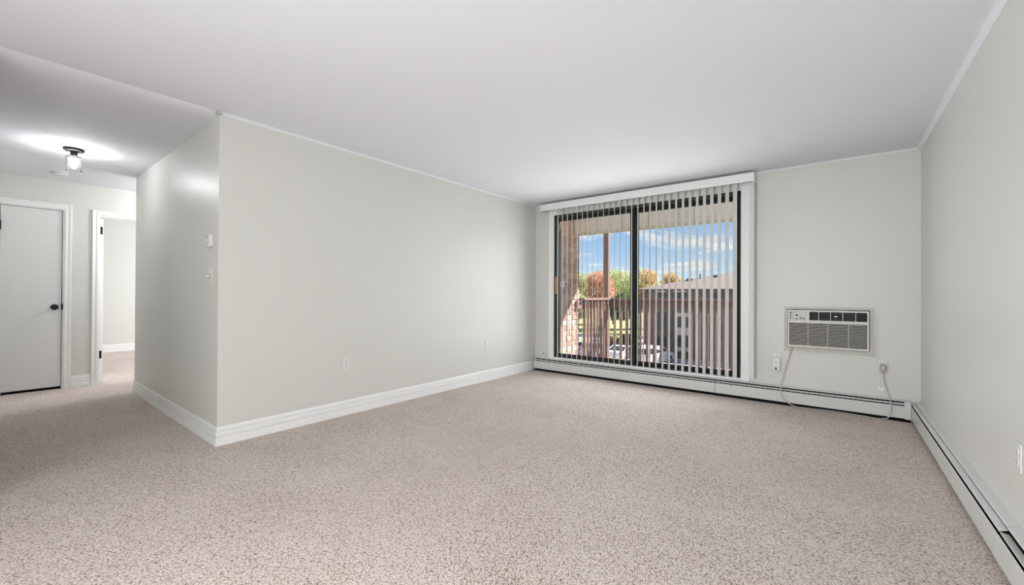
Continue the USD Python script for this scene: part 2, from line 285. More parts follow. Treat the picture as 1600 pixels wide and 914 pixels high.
# ------------------------------------------------------------------ hall doors
def casing(y0, y1, z1, w=.062):
    c = [(0, 0), (.012, 0), (.016, .010), (.016, .022), (.012, .030), (.017, .042), (.018, .058), (.010, w), (0, w)]
    out = []
    def rail(a, b, horizontal):
        P = []
        for s in (0, 1):
            for d, q in c:
                if horizontal: P.append((XD+d, (y0-q, y1+q)[s], z1+q))
                else: P.append((XD+d, a-q if b < 0 else a+q, (0.0, z1+q)[s]))
        k = len(c); f = []
        for j in range(k):
            i, i2 = j, (j+1) % k; f += [[i, i2, i2+k], [i, i2+k, i+k]]
        tri = trimesh.creation.triangulate_polygon(Polygon(c), engine='earcut')[1]
        f += [list(t) for t in tri]+[list(t[::-1]+k) for t in tri]
        m = trimesh.Trimesh(P, f, process=False)
        if m.volume < 0: m.invert()
        return m
    return rail(y0, -1, False), rail(y1, 1, False), rail(0, 0, True)
def doorset(name, label, D):
    t = thing(name, label, 'door', (XD, (D[0]+D[1])/2, 0), kind=S)
    a, b, c = casing(*D)
    part(t, 'casing', a, M['white']); part(t, 'casing', b, M['white']); part(t, 'casing', c, M['white'])
    j = .010
    part(t, 'jamb', bx(XD-.122, XD+.001, D[0]-.002, D[0]+j, 0, D[2]), M['white']); part(t, 'jamb', bx(XD-.122, XD+.001, D[1]-j, D[1]+.002, 0, D[2])
         , M['white']); part(t, 'jamb', bx(XD-.122, XD+.001, D[0]+j, D[1]-j, D[2]-j, D[2]+.002), M['white'])
    return t
t = doorset('door_1', 'closed narrow flush white closet door with a round black knob', D1)
slab = part(t, 'door_slab', bx(XD-.045, XD-.008, D1[0]+.0135, D1[1]-.014, .030, D1[2]-.014, .002), M['door'])
part(t, 'doorstop', bx(XD-.075, XD-.050, D1[0]+.008, D1[0]+.03, 0, D1[2]-.01), M['white'])
part(t, 'threshold_gap', bx(XD-.11, XD-.03, D1[0]+.010, D1[1]-.010, .001, .004), M['dark'])  # dark strip laid in as the shade below the closed door
for z in (1.84, .352):
    part(t, 'hinge', cat_([cyl((XD+.002, D1[0]+.011, z+k*.030), .008, .028, n=14) for k in (-1, 0, 1)]+[cyl((XD+.002, D1[0]+.011, z), .0055, .108, n=10)]), M['black'], 'black hinge')
kn = lathe([(0, .062), (.018, .061), (.027, .052), (.028, .044), (.020, .033), (.010, .028), (.010, .009), (.031, .008), (.033, .004), (.033, 0), (0, 0)], (0, 0, 0), 28)
kn.apply_transform(rotm(math.pi/2, [0, 1, 0])); kn.apply_translation((XD-.008, .524, .945))
part(slab, 'knob', kn, M['black'], 'round black knob')
part(t, 'latch_plate', bx(XD-.030, XD+.006, D1[1]-.014, D1[1]-.003, .915, .985, .002), M['black'], 'black latch plate')
t = doorset('door_2', 'open bedroom doorway with white casing and black hinges', D2)
slab = part(t, 'door_slab', bx(XD-.895, XD-.122, .902, .938, .016, 2.036, .002), M['white'], 'white door swung open into the bedroom')
for z in (1.885, .345):
    part(slab, 'hinge', cat_([bx(XD-.124, XD-.1205, .902, .931, z-.047, z+.047, .001), cyl((XD-.118, .902, z), .005, .094, n=10)]), M['black'], 'black hinge')

# ------------------------------------------------------------------ hall lamp, smoke detector, thermostat, switches
LX, LY = -5.39, .507
t = thing('ceiling_lamp', 'black flush ceiling lamp with a clear glass cylinder and lit bulb', 'lamp', (LX, LY, HH))
part(t, 'mounting_ring', lathe([(0, 0), (.112, 0), (.110, -.004), (.066, -.005), (0, -.005)], (LX, LY, HH), 40), M['ceil'], 'pale ring left on the ceiling')
part(t, 'canopy', lathe([(0, -.004), (.066, -.004), (.068, -.012), (.066, -.024), (.058, -.027), (0, -.027)], (LX, LY, HH), 40), M['black'], 'black canopy')
for a in (.6, 2.7, 4.8):
    part(t, 'thumb_screw', lathe([(0, -.026), (.006, -.026), (.007, -.036), (.004, -.038), (0, -.038)], (LX+.045*math.cos(a), LY+.045*math.sin(a), HH), 12), M['black'])
part(t, 'socket', lathe([(0, -.026), (.024, -.026), (.024, -.060), (.021, -.062), (.019, -.080), (0, -.080)], (LX, LY, HH), 24), M['black'], 'black lamp socket')
part(t, 'glass_shade', lathe([(.019, -.060), (.026, -.058), (.050, -.070), (.054, -.080), (.054, -.196), (.0515, -.198), (.0505, -.195), (.0505, -.082), (.047, -.074), (.026, -.063), (.019, -.064)], (LX, LY, HH), 40), M['shade'], 'clear glass cylinder shade')
part(t, 'bulb', lathe([(0, -.080), (.012, -.082), (.014, -.100), (.023, -.120), (.025, -.134), (.021, -.148), (.012, -.157), (.006, -.163), (0, -.165)], (LX, LY, HH), 24), M['bulb'], 'lit bulb')
t = thing('smoke_detector', 'flat white round detector on the hall ceiling behind the lamp', 'smoke detector', (-6.6, .51, HH))
part(t, 'base', lathe([(0, 0), (.072, 0), (.072, -.008), (.066, -.010), (0, -.010)], (-6.6, .51, HH), 36), M['ceil'])
part(t, 'cover', lathe([(.056, -.010), (.058, -.013), (.062, -.014), (.060, -.024), (.045, -.030), (0, -.031)], (-6.6, .51, HH), 36), M['plate'])
part(t, 'vent_slot', lathe([(.055, -.0095), (.0585, -.0095), (.0585, -.0135), (.055, -.0135)], (-6.6, .51, HH), 36), M['slot'])
t = thing('thermostat', 'small white box thermostat with a dial on the hall wall', 'thermostat', (-3.72, YC, 1.505))
part(t, 'case', bx(-3.785, -3.662, YC-.028, YC, 1.458, 1.552, .004), M['plate'])
part(t, 'dial', cyl((-3.728, YC-.031, 1.507), .026, .008, 'y', 28), M['plate'])
for a in (.5, 1.2, 1.95, 2.65, 3.7, 4.3, 5.1, 5.8):
    part(t, 'dial_mark', bx(-3.728+.034*math.cos(a)-.0035, -3.728+.034*math.cos(a)+.0035, YC-.0288, YC-.0275, 1.507+.034*math.sin(a)-.004, 1.507+.034*math.sin(a)+.004), M['slot'])
t = thing('light_switch', 'white double light switch plate under the thermostat', 'light switch', (-3.73, YC, 1.24))
part(t, 'cover_plate', bx(-3.792, -3.668, YC-.008, YC, 1.177, 1.304, .003), M['plate'])
for x in (-3.757, -3.703):
    tg = bx(x-.005, x+.005, YC-.022, YC-.007, 1.235, 1.255, .002); tg.apply_transform(rotm(.5, [1, 0, 0], (x, YC-.008, 1.243)))
    part(t, 'toggle', tg, M['plate']); part(t, 'toggle_slot', bx(x-.007, x+.007, YC-.0086, YC-.0075, 1.226, 1.256), M['slot'])
    for z in (1.200, 1.281): part(t, 'screw', cyl((x, YC-.0085, z), .0035, .002, 'y', 10), M['acpanel'])

# ------------------------------------------------------------------ wall outlets (local frame: u along the wall, n out of the wall)
def uv(origin, u, n):
    u, n = np.array(u, float), np.array(n, float)
    def put(m):
        v = np.array(m.vertices); m2 = trimesh.Trimesh(np.array(origin)+v[:, :1]*u+v[:, 1:2]*n+v[:, 2:3]*np.array([0, 0, 1.0]), np.array(m.faces), process=False)
        if np.cross(u, n)[2] < 0: m2.invert()
        return m2
    return put
def outlet(label, origin, u, n, name='wall_outlet', group=None):
    t = thing(name, label, 'outlet', origin); P = uv(origin, u, n)
    part(t, 'cover_plate', P(bx(-.036, .036, 0, .0065, -.059, .059, .003)), M['plate'])
    for z in (.020, -.020):
        f = part(t, 'receptacle', P(prism(Point(0, z).buffer(.0175).intersection(sbox(-.0145, z-.02, .0145, z+.02)), 'y', .006, .0085)), M['plate'])
        for x in (-.006, .006): part(f, 'slot', P(bx(x-.0013, x+.0013, .0083, .0088, z+.000, z+.0085)), M['slot'])
        part(f, 'ground_hole', P(cyl((0, .0085, z-.008), .0028, .001, 'y', 10)), M['slot'])
    part(t, 'screw', P(cyl((0, .0068, 0), .003, .001, 'y', 10)), M['acpanel'])
    return t
outlet('white outlet low on the long wall nearer the hall corner', (XL, 2.075, .470), (0, 1, 0), (1, 0, 0))
outlet('white outlet low on the long wall between the other outlet and the blank plate', (XL, 4.04, .460), (0, 1, 0), (1, 0, 0))
outlet('white outlet on the right wall above the heater, cut by the picture edge', (XR, 2.612, .463), (0, -1, 0), (-1, 0, 0))
t = thing('blank_plate', 'faint painted blank plate low on the long wall beside the patio door', 'wall plate', (XL, 4.89, .445))
part(t, 'cover_plate', bx(XL, XL+.006, 4.855, 4.928, .388, .502, .003), M['paint']); part(t, 'screw', cyl((XL+.0065, 4.892, .487), .003, .002, 'x', 10), M['paint']); part(t, 'screw', cyl((XL+.0065, 4.892, .403), .003, .002, 'x', 10), M['paint'])
t = thing('cable_plate', 'narrow painted plate on the window wall just right of the blind', 'wall plate', (-.659, YB, 1.24))
part(t, 'cover_plate', bx(-.672, -.646, YB-.006, YB, 1.188, 1.294, .002), M['paint']); part(t, 'screw', cyl((-.659, YB-.0065, 1.275), .003, .002, 'y', 10), M['paint'])
t = thing('cable_stub', 'tiny dark cable stub in the wall left of the patio door', 'cable', (-3.40, YB, .25))
part(t, 'socket', cyl((-3.40, YB-.004, .248), .010, .008, 'y', 14), M['acpanel']); part(t, 'pin', cyl((-3.40, YB-.012, .248), .0055, .02, 'y', 12), M['slot'])
single('wall_patch', cat_([bx(.300, .318, YB-.0012, YB, .250, .278), bx(.324, .343, YB-.0012, YB, .246, .276)]), M['white'], 'two small white filler dabs on the wall under the power plug', 'patch')
# outlet with a plug-in device left of the air conditioner
o = (-.4935, YB, .432); P = uv(o, (1, 0, 0), (0, -1, 0))
t = thing('timer_outlet', 'tall white plug-in device with a dark button left of the power cord', 'outlet', o)
part(t, 'cover_plate', P(bx(-.036, .036, 0, .007, -.060, .090, .003)), M['plate'])
for x in (-.006, .006): part(t, 'slot', P(bx(x-.0015, x+.0015, .0068, .008, .055, .066)), M['slot'])
part(t, 'ground_hole', P(cyl((.008, .0075, .046), .0035, .0015, 'y', 10)), M['slot'])
d = part(t, 'device_body', P(bx(-.034, .034, .006, .040, -.090, .036, .004)), M['plate'])
part(d, 'button', P(cyl((-.002, .041, -.070), .010, .004, 'y', 18)), M['slot'], 'dark round button')
for z in (.020, -.004, -.022): part(d, 'print_mark', P(bx(-.016, .012, .0399, .0404, z-.0016, z+.0016)), M['acpanel'])

# ------------------------------------------------------------------ hydronic baseboard heaters
def heater(name, label, put, L0, L1, joints, ends, extra=None):
    """put maps (length, depth, z) to the world"""
    t = thing(name, label, 'heater', put(np.array([[L0, 0, 0]]))[0])
    def X(m):
        v = put(np.array(m.vertices)); o = trimesh.Trimesh(v, np.array(m.faces), process=False)
        if o.volume < 0: o.invert()
        return o
    part(t, 'back_panel', X(cat_([bx(L0, L1, .000, .003, .010, .177), bx(L0, L1, .003, .052, .012, .016)])), M['dark'])
    if not extra: part(t, 'toe_plate', X(bx(L0, L1, .0, .0655, .001, .004)), M['dark'])  # black sheet painting in the shade under the heater front
    part(t, 'heating_element', X(bx(L0+.02, L1-.02, .006, .046, .06, .115)), M['dark'])
    cuts = [L0]+joints+[L1]
    for i, (a, b) in enumerate(zip(cuts[:-1], cuts[1:])):
        g = .006 if extra else .002
        tilt = 0 if not (extra and i == extra[0]) else extra[1]
        part(t, 'hood', X(prism([(.0, .178), (.0, .1865), (.004, .1865), (.038, .181), (.041, .178), (.041, .1735), (.038, .1735), (.036, .177), (.004, .181)], 'x', a+g/2, b-g/2)), M['heater'])
        dm = prism([(.0350, .1590-tilt), (.0360, .1610-tilt), (.0600, .1515), (.0615, .1485), (.0590, .1490)], 'x', a+g, b-g)
        part(t, 'damper', X(dm), M['heater'])
        dz = 0.0 if i == 0 else .0
        part(t, 'front_panel', X(prism([(.0655, .030), (.0690, .030), (.0690, .138), (.0675, .1405), (.0655, .1405)], 'x', a+g, b-g)), M['heater'])
    for (a, b) in ends:
        part(t, 'end_cap', X(prism([(.0, .024), (.0705, .024), (.0705, .160), (.067, .170), (.036, .1825), (.0, .1885)], 'x', a, b)), M['heater'])
    return t
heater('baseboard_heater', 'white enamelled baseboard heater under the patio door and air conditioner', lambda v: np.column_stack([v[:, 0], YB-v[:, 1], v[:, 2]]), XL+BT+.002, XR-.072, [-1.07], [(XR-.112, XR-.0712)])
heater('baseboard_heater', 'white enamelled baseboard heater along the right wall', lambda v: np.column_stack([XR-v[:, 1], v[:, 0], v[:, 2]]), 0.2, YB-.004, [2.585], [(YB-.012, YB-.004), (.2, .24)], (0, .012))

# ------------------------------------------------------------------ air conditioner
t = thing('air_conditioner', 'beige through-wall air conditioner with slatted front and control panel', 'air conditioner', ((AX0+AX1)/2, YB, AZ0))
tx0, tx1, tz0, tz1 = -.431, .287, .549, 1.0125
fr = sbox(tx0, tz0, tx1, tz1).difference(sbox(AX0-.002, AZ0-.002, AX1+.002, AZ1+.002))
M['actrim'] = plain('ac_trim', (.56, .555, .51), .45)
part(t, 'wall_trim', prism(fr, 'y', YB-.006, YB), M['actrim'], 'flat painted trim frame')
ledge = sbox(tx0-.004, tz0-.002, tx1+.004, tz1+.004).difference(sbox(tx0+.008, tz0+.006, tx1-.008, tz1-.008))
part(t, 'trim_bead', prism(ledge, 'y', YB-.016, YB), M['paint'])
ax0, ax1, az0, az1 = AX0+.005, AX1-.006, AZ0+.007, AZ1-.006
F = YB-.042                                               # front plane
part(t, 'sleeve', cat_([bx(AX0+.001, AX1-.001, YB+.10, YB+.14, AZ0+.001, AZ1-.001)]), M['acdark'])
ux0, ux1, uz0, uz1 = -.214, ax1-.014, .874, .958              # louvre opening
gx0, gx1, gz0, gz1 = ax0+.012, ax1-.014, .618, .846            # grille opening
px0, px1 = ax0+.010, -.236
face = sbox(ax0, az0, ax1, az1).buffer(-.008).buffer(.008).difference(sbox(ux0, uz0, ux1, uz1)).difference(sbox(gx0, gz0, gx1, gz1)).difference(sbox(px0, .868, px1, .960))
part(t, 'front_case', prism(face, 'y', F, YB+.10), M['ac'])
part(t, 'louvre_back', bx(ux0-.002, ux1+.002, YB+.02, YB+.03, uz0-.002, uz1+.002), M['acdark']); part(t, 'grille_back', bx(gx0-.002, gx1+.002, YB+.0, YB+.01, gz0-.002, gz1+.002), M['acdark'])
for k in range(6):
    z = uz0+.0135+k*.0115+.001; s = bx(ux0, ux1, F+.006, F+.022, z-.0012, z+.0012); s.apply_transform(rotm(.35, [1, 0, 0], (0, F+.014, z))); part(t, 'louvre_blade', s, M['acdark'])
for x in (-.139, -.047, .047, .143): part(t, 'louvre_divider', bx(x-.0028, x+.0028, F+.002, F+.012, uz0, uz1), M['acpanel'])
part(t, 'louvre_tag', bx(-.018, .006, F-.001, F+.003, .911, .921), M['white'], 'white tag on the louvres')
for k in range(16):
    z = gz0+.006+k*.0144; s = bx(gx0, gx1, F+.001, F+.013, z-.0020, z+.0020, .001); s.apply_transform(rotm(-.25, [1, 0, 0], (0, F+.007, z))); part(t, 'grille_slat', s, M['ac'])
for x in (-.225, -.068, .090): part(t, 'grille_divider', bx(x-.0022, x+.0022, F+.0005, F+.012, gz0, gz1), M['ac'])
part(t, 'front_bar', bx(ax0+.006, ax1-.006, F-.005, F+.001, .846, .8665, .002), M['ac']); part(t, 'finger_notch', bx(-.115, -.025, F-.0056, F-.003, .8445, .8505, .001), M['acpanel'])
cp = part(t, 'control_panel', bx(px0, px1, F+.001, F+.01, .868, .960, .001), M['acpanel'], 'grey control panel')
part(cp, 'display_frame', bx(-.337, -.300, F-.002, F+.002, .900, .942, .004), M['plate']); part(cp, 'display', bx(-.332, -.305, F-.0026, F-.0015, .905, .937), M['acpanel']); part(cp, 'display_digits', bx(-.328, -.309, F-.003, F-.0024, .914, .928), M['black'])
for x, z, w, mm in ((-.371, .944, .007, 'black'), (-.371, .919, .006, 'slot'), (-.371, .894, .006, 'slot'), (-.279, .930, .007, 'carblue'), (-.259, .930, .007, 'carblue'), (-.284, .892, .006, 'black'), (-.262, .889, .007, 'slot'), (-.318, .884, .006, 'slot'), (-.268, .908, .008, 'carblue')):
    part(cp, 'button', bx(x-w, x+w, F-.001, F+.002, z-.005, z+.005, .002), M[mm])
for z in (.957, .931, .906): part(cp, 'print_mark', bx(-.360, -.352, F+.0004, F+.0012, z-.012, z-.009), M['slot'])
cd = part(t, 'power_cord', tube([(-.358, F+.02, .602), (-.362, F-.010, .575), (-.385, YB-.045, .48), (-.413, YB-.055, .37), (-.437, YB-.072, .25), (-.448, YB-.082, .165), (-.437, YB-.085, .100), (-.400, YB-.086, .045), (-.340, YB-.092, .012), (-.26, YB-.094, .006), (-.14, YB-.070, .006), (-.03, YB-.060, .006),
     (.10, YB-.072, .006), (.22, YB-.090, .006), (.31, YB-.105, .008), (.362, YB-.098, .022), (.385, YB-.090, .075), (.385, YB-.082, .150), (.368, YB-.066, .235), (.347, YB-.050, .315), (.338, YB-.042, .375), (.337, YB-.036, .420)], .0045, 10), M['cord'], 'grey power cord')
pg = part(t, 'plug', cat_([bx(.312, .360, YB-.046, YB-.0095, .418, .494, .010), cyl((.337, YB-.036, .412), .008, .02, 'z', 14)]), M['plug'], 'chunky grey safety plug')
part(pg, 'test_button', bx(.322, .350, YB-.049, YB-.045, .448, .480, .003), M['cord']); part(pg, 'reset_button', bx(.352, .3585, YB-.047, YB-.045, .424, .432, .001), M['white'])
outlet('outlet behind the grey power plug right of the air conditioner', (.336, YB, .466), (1, 0, 0), (0, -1, 0))

# ------------------------------------------------------------------ patio door
t = thing('window_1', 'dark framed sliding glass patio door in a white casing', 'patio door', ((WX0+WX1)/2, YB, WZ0), kind=S)
cw = .082
part(t, 'casing', bx(WX0-cw, WX0+.004, YB-.016, YB, .186, WZ1+.085, .004), M['white']); part(t, 'casing', bx(WX1-.004, WX1+cw, YB-.016, YB, .186, WZ1+.085, .004), M['white'])
part(t, 'casing', bx(WX0+.004, WX1-.004, YB-.016, YB, WZ1-.004, WZ1+.085, .004), M['white'], 'white head casing')
part(t, 'sill', bx(WX0-.001, WX1+.001, YB-.020, YB+.03, .186, WZ0+.010, .004), M['white'], 'white sill')
fy0, fy1 = YB+.022, YB+.150
part(t, 'frame', bx(WX0, WX0+.030, fy0, fy1, WZ0, WZ1, .002), M['frame']); part(t, 'frame', bx(WX1-.030, WX1, fy0, fy1, WZ0, WZ1, .002), M['frame'])
part(t, 'frame', bx(WX0, WX1, fy0, fy1, WZ1-.034, WZ1, .002), M['track'], 'grey head track'); part(t, 'frame', bx(WX0, WX1, fy0, fy1, WZ0, WZ0+.022, .002), M['frame'])
def sash(x0, x1, y0, y1, wl, wr):
    z0, z1 = WZ0+.016, WZ1-.038
    s = part(t, 'sash_frame', cat_([bx(x0, x0+wl, y0, y1, z0, z1, .003), bx(x1-wr, x1, y0, y1, z0, z1, .003), bx(x0+wl, x1-wr, y0, y1, z1-.052, z1, .003), bx(x0+wl, x1-wr, y0, y1, z0, z0+.046, .003)]), M['frame'])
    part(s, 'glass_pane', bx(x0+wl-.004, x1-wr+.004, (y0+y1)/2-.002, (y0+y1)/2+.002, z0+.042, z1-.048), M['glass']); return s
xm = -2.052
s1 = sash(WX0+.012, xm+.014, fy0+.012, fy0+.050, .030, .062); s2 = sash(xm-.018, WX1-.012, fy0+.066, fy0+.104, .055, .050)
part(s1, 'handle', bx(WX0+.010, WX0+.040, fy0-.018, fy0+.014, 1.13, 1.375, .006), M['oak'], 'wooden pull handle')
part(s1, 'latch', bx(xm-.030, xm-.022, fy0+.004, fy0+.013, 1.215, 1.265, .002), M['steel'], 'small steel latch')
sc = np.array([-3.116, fy0+.027, 1.270])
dm = trimesh.creation.cylinder(radius=.060, height=.0012, sections=4); dm.apply_transform(rotm(math.pi/2, [1, 0, 0])); dm.apply_translation(sc)
part(s1, 'sticker', dm, M['plate'], 'white diamond shaped glass sticker')
part(s1, 'sticker_print', cat_([bx(sc[0]+a, sc[0]+b, sc[1]-.0012, sc[1]-.0006, sc[2]+c, sc[2]+d) for a, b, c, d in ((-.064, -.036, -.010, .010), (.036, .064, -.010, .010), (-.026, -.010, -.007, .007), (-.006, .006, -.007, .007), (.010, .026, -.007, .007))]), M['slot'])

# ------------------------------------------------------------------ vertical blind
t = thing('vertical_blind', 'white vertical blind with open vanes hanging before the patio door', 'blind', (-2.03, YB-.08, 2.4))
VY = 5.028
part(t, 'valance', cat_([bx(-3.385, -.683, VY-.052, VY-.046, 2.318, 2.412, .002), bx(-3.385, -3.379, VY-.046, YB-.001, 2.318, 2.412, .001), bx(-.689, -.683, VY-.046, YB-.001, 2.318, 2.412, .001), bx(-3.385, -.683, VY-.046, VY+.03, 2.406, 2.412)]), M['white'])
part(t, 'headrail', bx(-3.36, -.70, VY-.022, VY+.022, 2.335, 2.385, .003), M['white'])
def vane(x, ang, z0=.232, z1=2.326, w=.089, sag=.0065):
    s = np.linspace(-1, 1, 9); u = s*w/2; b = sag*(1-s*s)
    top = np.column_stack([b+.0005, u]); bot = np.column_stack([b-.0005, u])[::-1]
    m = prism(np.vstack([top, bot]), 'z', z0, z1)
    clip = bx(-.004+sag*.6, .004+sag*.6, -.008, .008, z1-.004, z1+.036)
    m = cat_([m, clip]); m.apply_transform(rotm(ang, [0, 0, 1])); m.apply_translation((x, VY, 0)); return m
NV = 30
for i in range(NV):
    x = -3.112+i*(3.112-.868)/(NV-1)
    part(t, 'vane', vane(x, math.radians(26.5+8.5*max(0, (i-9)/20)-3.5*max(0, (8-i)/8))+RNG.normal()*.012, .232+RNG.normal()*.001), M['pvc'])
part(t, 'vane', vane(-.708, math.radians(37)), M['pvc'])

# ------------------------------------------------------------------ balcony
DZ = -.045; XBK = -3.36; YK = 6.106
t = thing('brick_wing', 'red brick side wall of the balcony left behind the glass', 'brick wall', (XBK, 5.7, DZ))
part(t, 'mortar', bx(XBK-.20, XBK-.008, YB+.2, YK-.008, DZ-.6, 2.95), M['mortar'])
bh, bl, jt = .0834, .211, .011
for r in range(-3, 35):
    z = DZ+r*bh; off = 0 if r % 2 else bl/2; y1 = YK
    if off: 
        rows = [(YK-bl/2+jt/2, YK)]; y1 = YK-bl/2-jt/2
    else: rows = []
    while y1 > YB+.215:
        rows.append((max(y1-bl+jt, YB+.202), y1)); y1 -= bl
    for a, b in rows:
        part(t, 'brick', bx(XBK-.085, XBK+RNG.normal()*.0012, a, b+RNG.normal()*.0008, z+jt/2, z+bh-jt/2, .003), M['brick'])
t = thing('balcony_beam', 'tan wood sided beam across the top of the balcony opening', 'beam', (-1.2, 5.93, 2.09))
xb = XBK+.002; bw = .2047
part(t, 'core', bx(XBK+.002, 1.6, 5.945, 6.09, 2.10, 2.80), M['beam'])
for k in range(24):
    a = xb+.002+k*bw; part(t, 'board', bx(a, a+bw-(.012 if k in (4, 5) else .004), 5.928, 5.948, 2.108, 2.80, .002), M['beam'])
part(t, 'bottom_trim', bx(XBK+.002, 1.6, 5.924, 6.095, 2.090, 2.106, .002), M['beam'])
t = thing('balcony_deck', 'pale board deck of the balcony outside the patio door', 'deck', (-1.4, 6.2, DZ))
for k in range(13):
    y = YB+.215+k*.149; part(t, 'deck_board', bx(-3.352 if y < 6.11 else -3.44, 1.5, y, y+.143, DZ-.035, DZ, .003), M['deck'])
part(t, 'rim_joist', bx(-3.45, 1.5, 7.262, 7.30, DZ-.26, DZ-.036, .003), M['stain'])
single('balcony_roof', cat_([bx(-3.50, 1.6, 5.94, 7.20, 2.42, 2.66)]), M['beam'], 'deck of the balcony above, hidden over the beam', 'balcony', kind=S)
YR = 7.2
t = thing('balcony_post', 'square brown wooden post at the balcony corner', 'post', (-3.383, YR, DZ))
part(t, 'shaft', bx(-3.430, -3.338, YR-.046, YR+.046, DZ, 2.42, .004), M['stain']); part(t, 'collar', bx(-3.438, -3.330, YR-.054, YR+.054, DZ, DZ+.05, .004), M['stain'])
t = thing('balcony_railing', 'brown stained wooden balcony railing with square balusters', 'railing', (-1.2, YR, DZ))
part(t, 'cap_rail', bx(-3.336, 1.5, YR-.075, YR+.065, 1.022, 1.060, .004), M['stain']); part(t, 'band_rail', bx(-3.336, 1.5, YR+.012, YR+.050, .884, 1.021, .004), M['stain'])
part(t, 'cap_rail', bx(-3.405, -3.262, YK+.005, YR-.077, 1.022, 1.060, .004), M['stain']); part(t, 'band_rail', bx(-3.358, -3.320, 5.985, YR-.048, .884, 1.021, .004), M['stain'])
for k in range(39): part(t, 'baluster', bx(-3.236+k*.1212, -3.236+k*.1212+.038, YR-.027, YR+.011, DZ+.004, 1.0215, .003), M['stain'])
for k in range(8): part(t, 'baluster', bx(-3.319, -3.281, YK+.06+k*.1212, YK+.098+k*.1212, DZ+.004, 1.0215, .003), M['stain'])

# ------------------------------------------------------------------ grounds
GZ = -4.85
single('ground', bx(-220, 160, 8, 260, GZ-.5, GZ), M['grass'], 'autumn lawn below the balcony', 'lawn', kind=S)
single('parking_lot', bx(-75, -4, 27, 40.2, GZ, GZ+.03), M['asphalt'], 'pale asphalt parking lot in front of the house', 'parking lot', kind=S)
single('street', bx(-120, -16.5, 50, 57, GZ, GZ+.04), M['concrete'], 'pale concrete road beyond the parked cars', 'road', kind=S)

# house across the parking lot
BX0, BY, EZ = -15.8, 41.0, 1.72
hs = thing('neighbour_house', 'brown apartment house with a low hipped shingle roof across the parking lot', 'building', (BX0, BY, GZ))
BX1 = 14.0; DP = 15.0
wb = part(hs, 'wall', bx(BX0+.5, BX1, BY, BY+DP, GZ, EZ-.12), M['bldwall'])
rise = 7.5*.272
V = np.array([[BX0, BY-.5, EZ], [BX1+.6, BY-.5, EZ], [BX1+.6, BY+DP+.5, EZ], [BX0, BY+DP+.5, EZ], [BX0+8, BY+7.5, EZ+rise], [BX1-7.4, BY+7.5, EZ+rise]])
rf = trimesh.Trimesh(np.vstack([V, V[:4]-[0, 0, .16]]), [[0, 1, 5], [0, 5, 4], [1, 2, 5], [2, 3, 4], [2, 4, 5], [3, 0, 4], [0, 6, 7], [0, 7, 1], [3, 9, 6], [3, 6, 0], [1, 7, 8], [1, 8, 2], [2, 8, 9], [2, 9, 3], [6, 9, 8], [6, 8, 7]], process=False)
roof = part(hs, 'roof', rf, M['shingle'], smooth=False)
part(hs, 'gutter', bx(BX0, BX1+.6, BY-.62, BY-.48, EZ-.17, EZ-.02, .03), M['bldtrim'])
sl = rise/8.0
for x, y in ((-11.7, BY+3.2), (-9.7, BY+4.6)): part(roof, 'roof_vent', bx(x-.3, x+.3, y-.25, y+.25, EZ+sl*(y-BY+.5)-.02, EZ+sl*(y-BY+.5)+.16, .04), M['bldtrim'])
part(roof, 'vent_pipe', cyl((-10.9, BY+3.9, EZ+sl*4.4+.2), .06, .5), M['bldtrim'])
def win(x0, x1, z0, z1, fm='bldtrim', n=2):
    f = part(hs, 'window', prism(sbox(x0, z0, x1, z1).difference(sbox(x0+.07, z0+.07, x1-.07, z1-.07)), 'y', BY-.08, BY+.01), M[fm])
    w = (x1-x0-.14)/n
    for k in range(n): part(f, 'pane', bx(x0+.07+k*w+.02, x0+.07+(k+1)*w-.02, BY-.03, BY-.01, z0+.07, z1-.07), M['winglass'])
win(-13.75, -13.05, -.1, 1.42); win(-12.2, -11.1, -.1, 1.42); win(-14.0, -12.72, -4.1, -.55, n=2)
for x in (-9.2, -7.0, -4.6): win(x, x+1.2, -.2, 1.3); win(x, x+1.2, -3.0, -1.4)
part(hs, 'stair_panel', bx(-12.10, -10.60, BY-.10, BY, GZ, -.55), M['bldtan'], 'tan stairwell panel')
for z0, z1 in ((-1.9, -.95), (-3.75, -2.7), (-4.9, -4.2)):
    for x in (-11.95, -11.15):
        f = part(hs, 'window', bx(x-.02, x+.47, BY-.13, BY-.09, z0-.04, z1+.04), M['bldtrim']); part(f, 'pane', bx(x+.03, x+.42, BY-.14, BY-.12, z0, z1), M['winglass'])
for x in (-15.0, -12.45, -10.2): part(hs, 'corner_board', bx(x-.07, x+.07, BY-.05, BY, GZ, EZ-.16), M['bldtrim'])
for x0, x1 in ((-13.9, -12.95), (-12.3, -11.0)): part(hs, 'window_head', bx(x0, x1, BY-.35, BY-.02, 1.42, 1.60, .02), M['bldtan'])

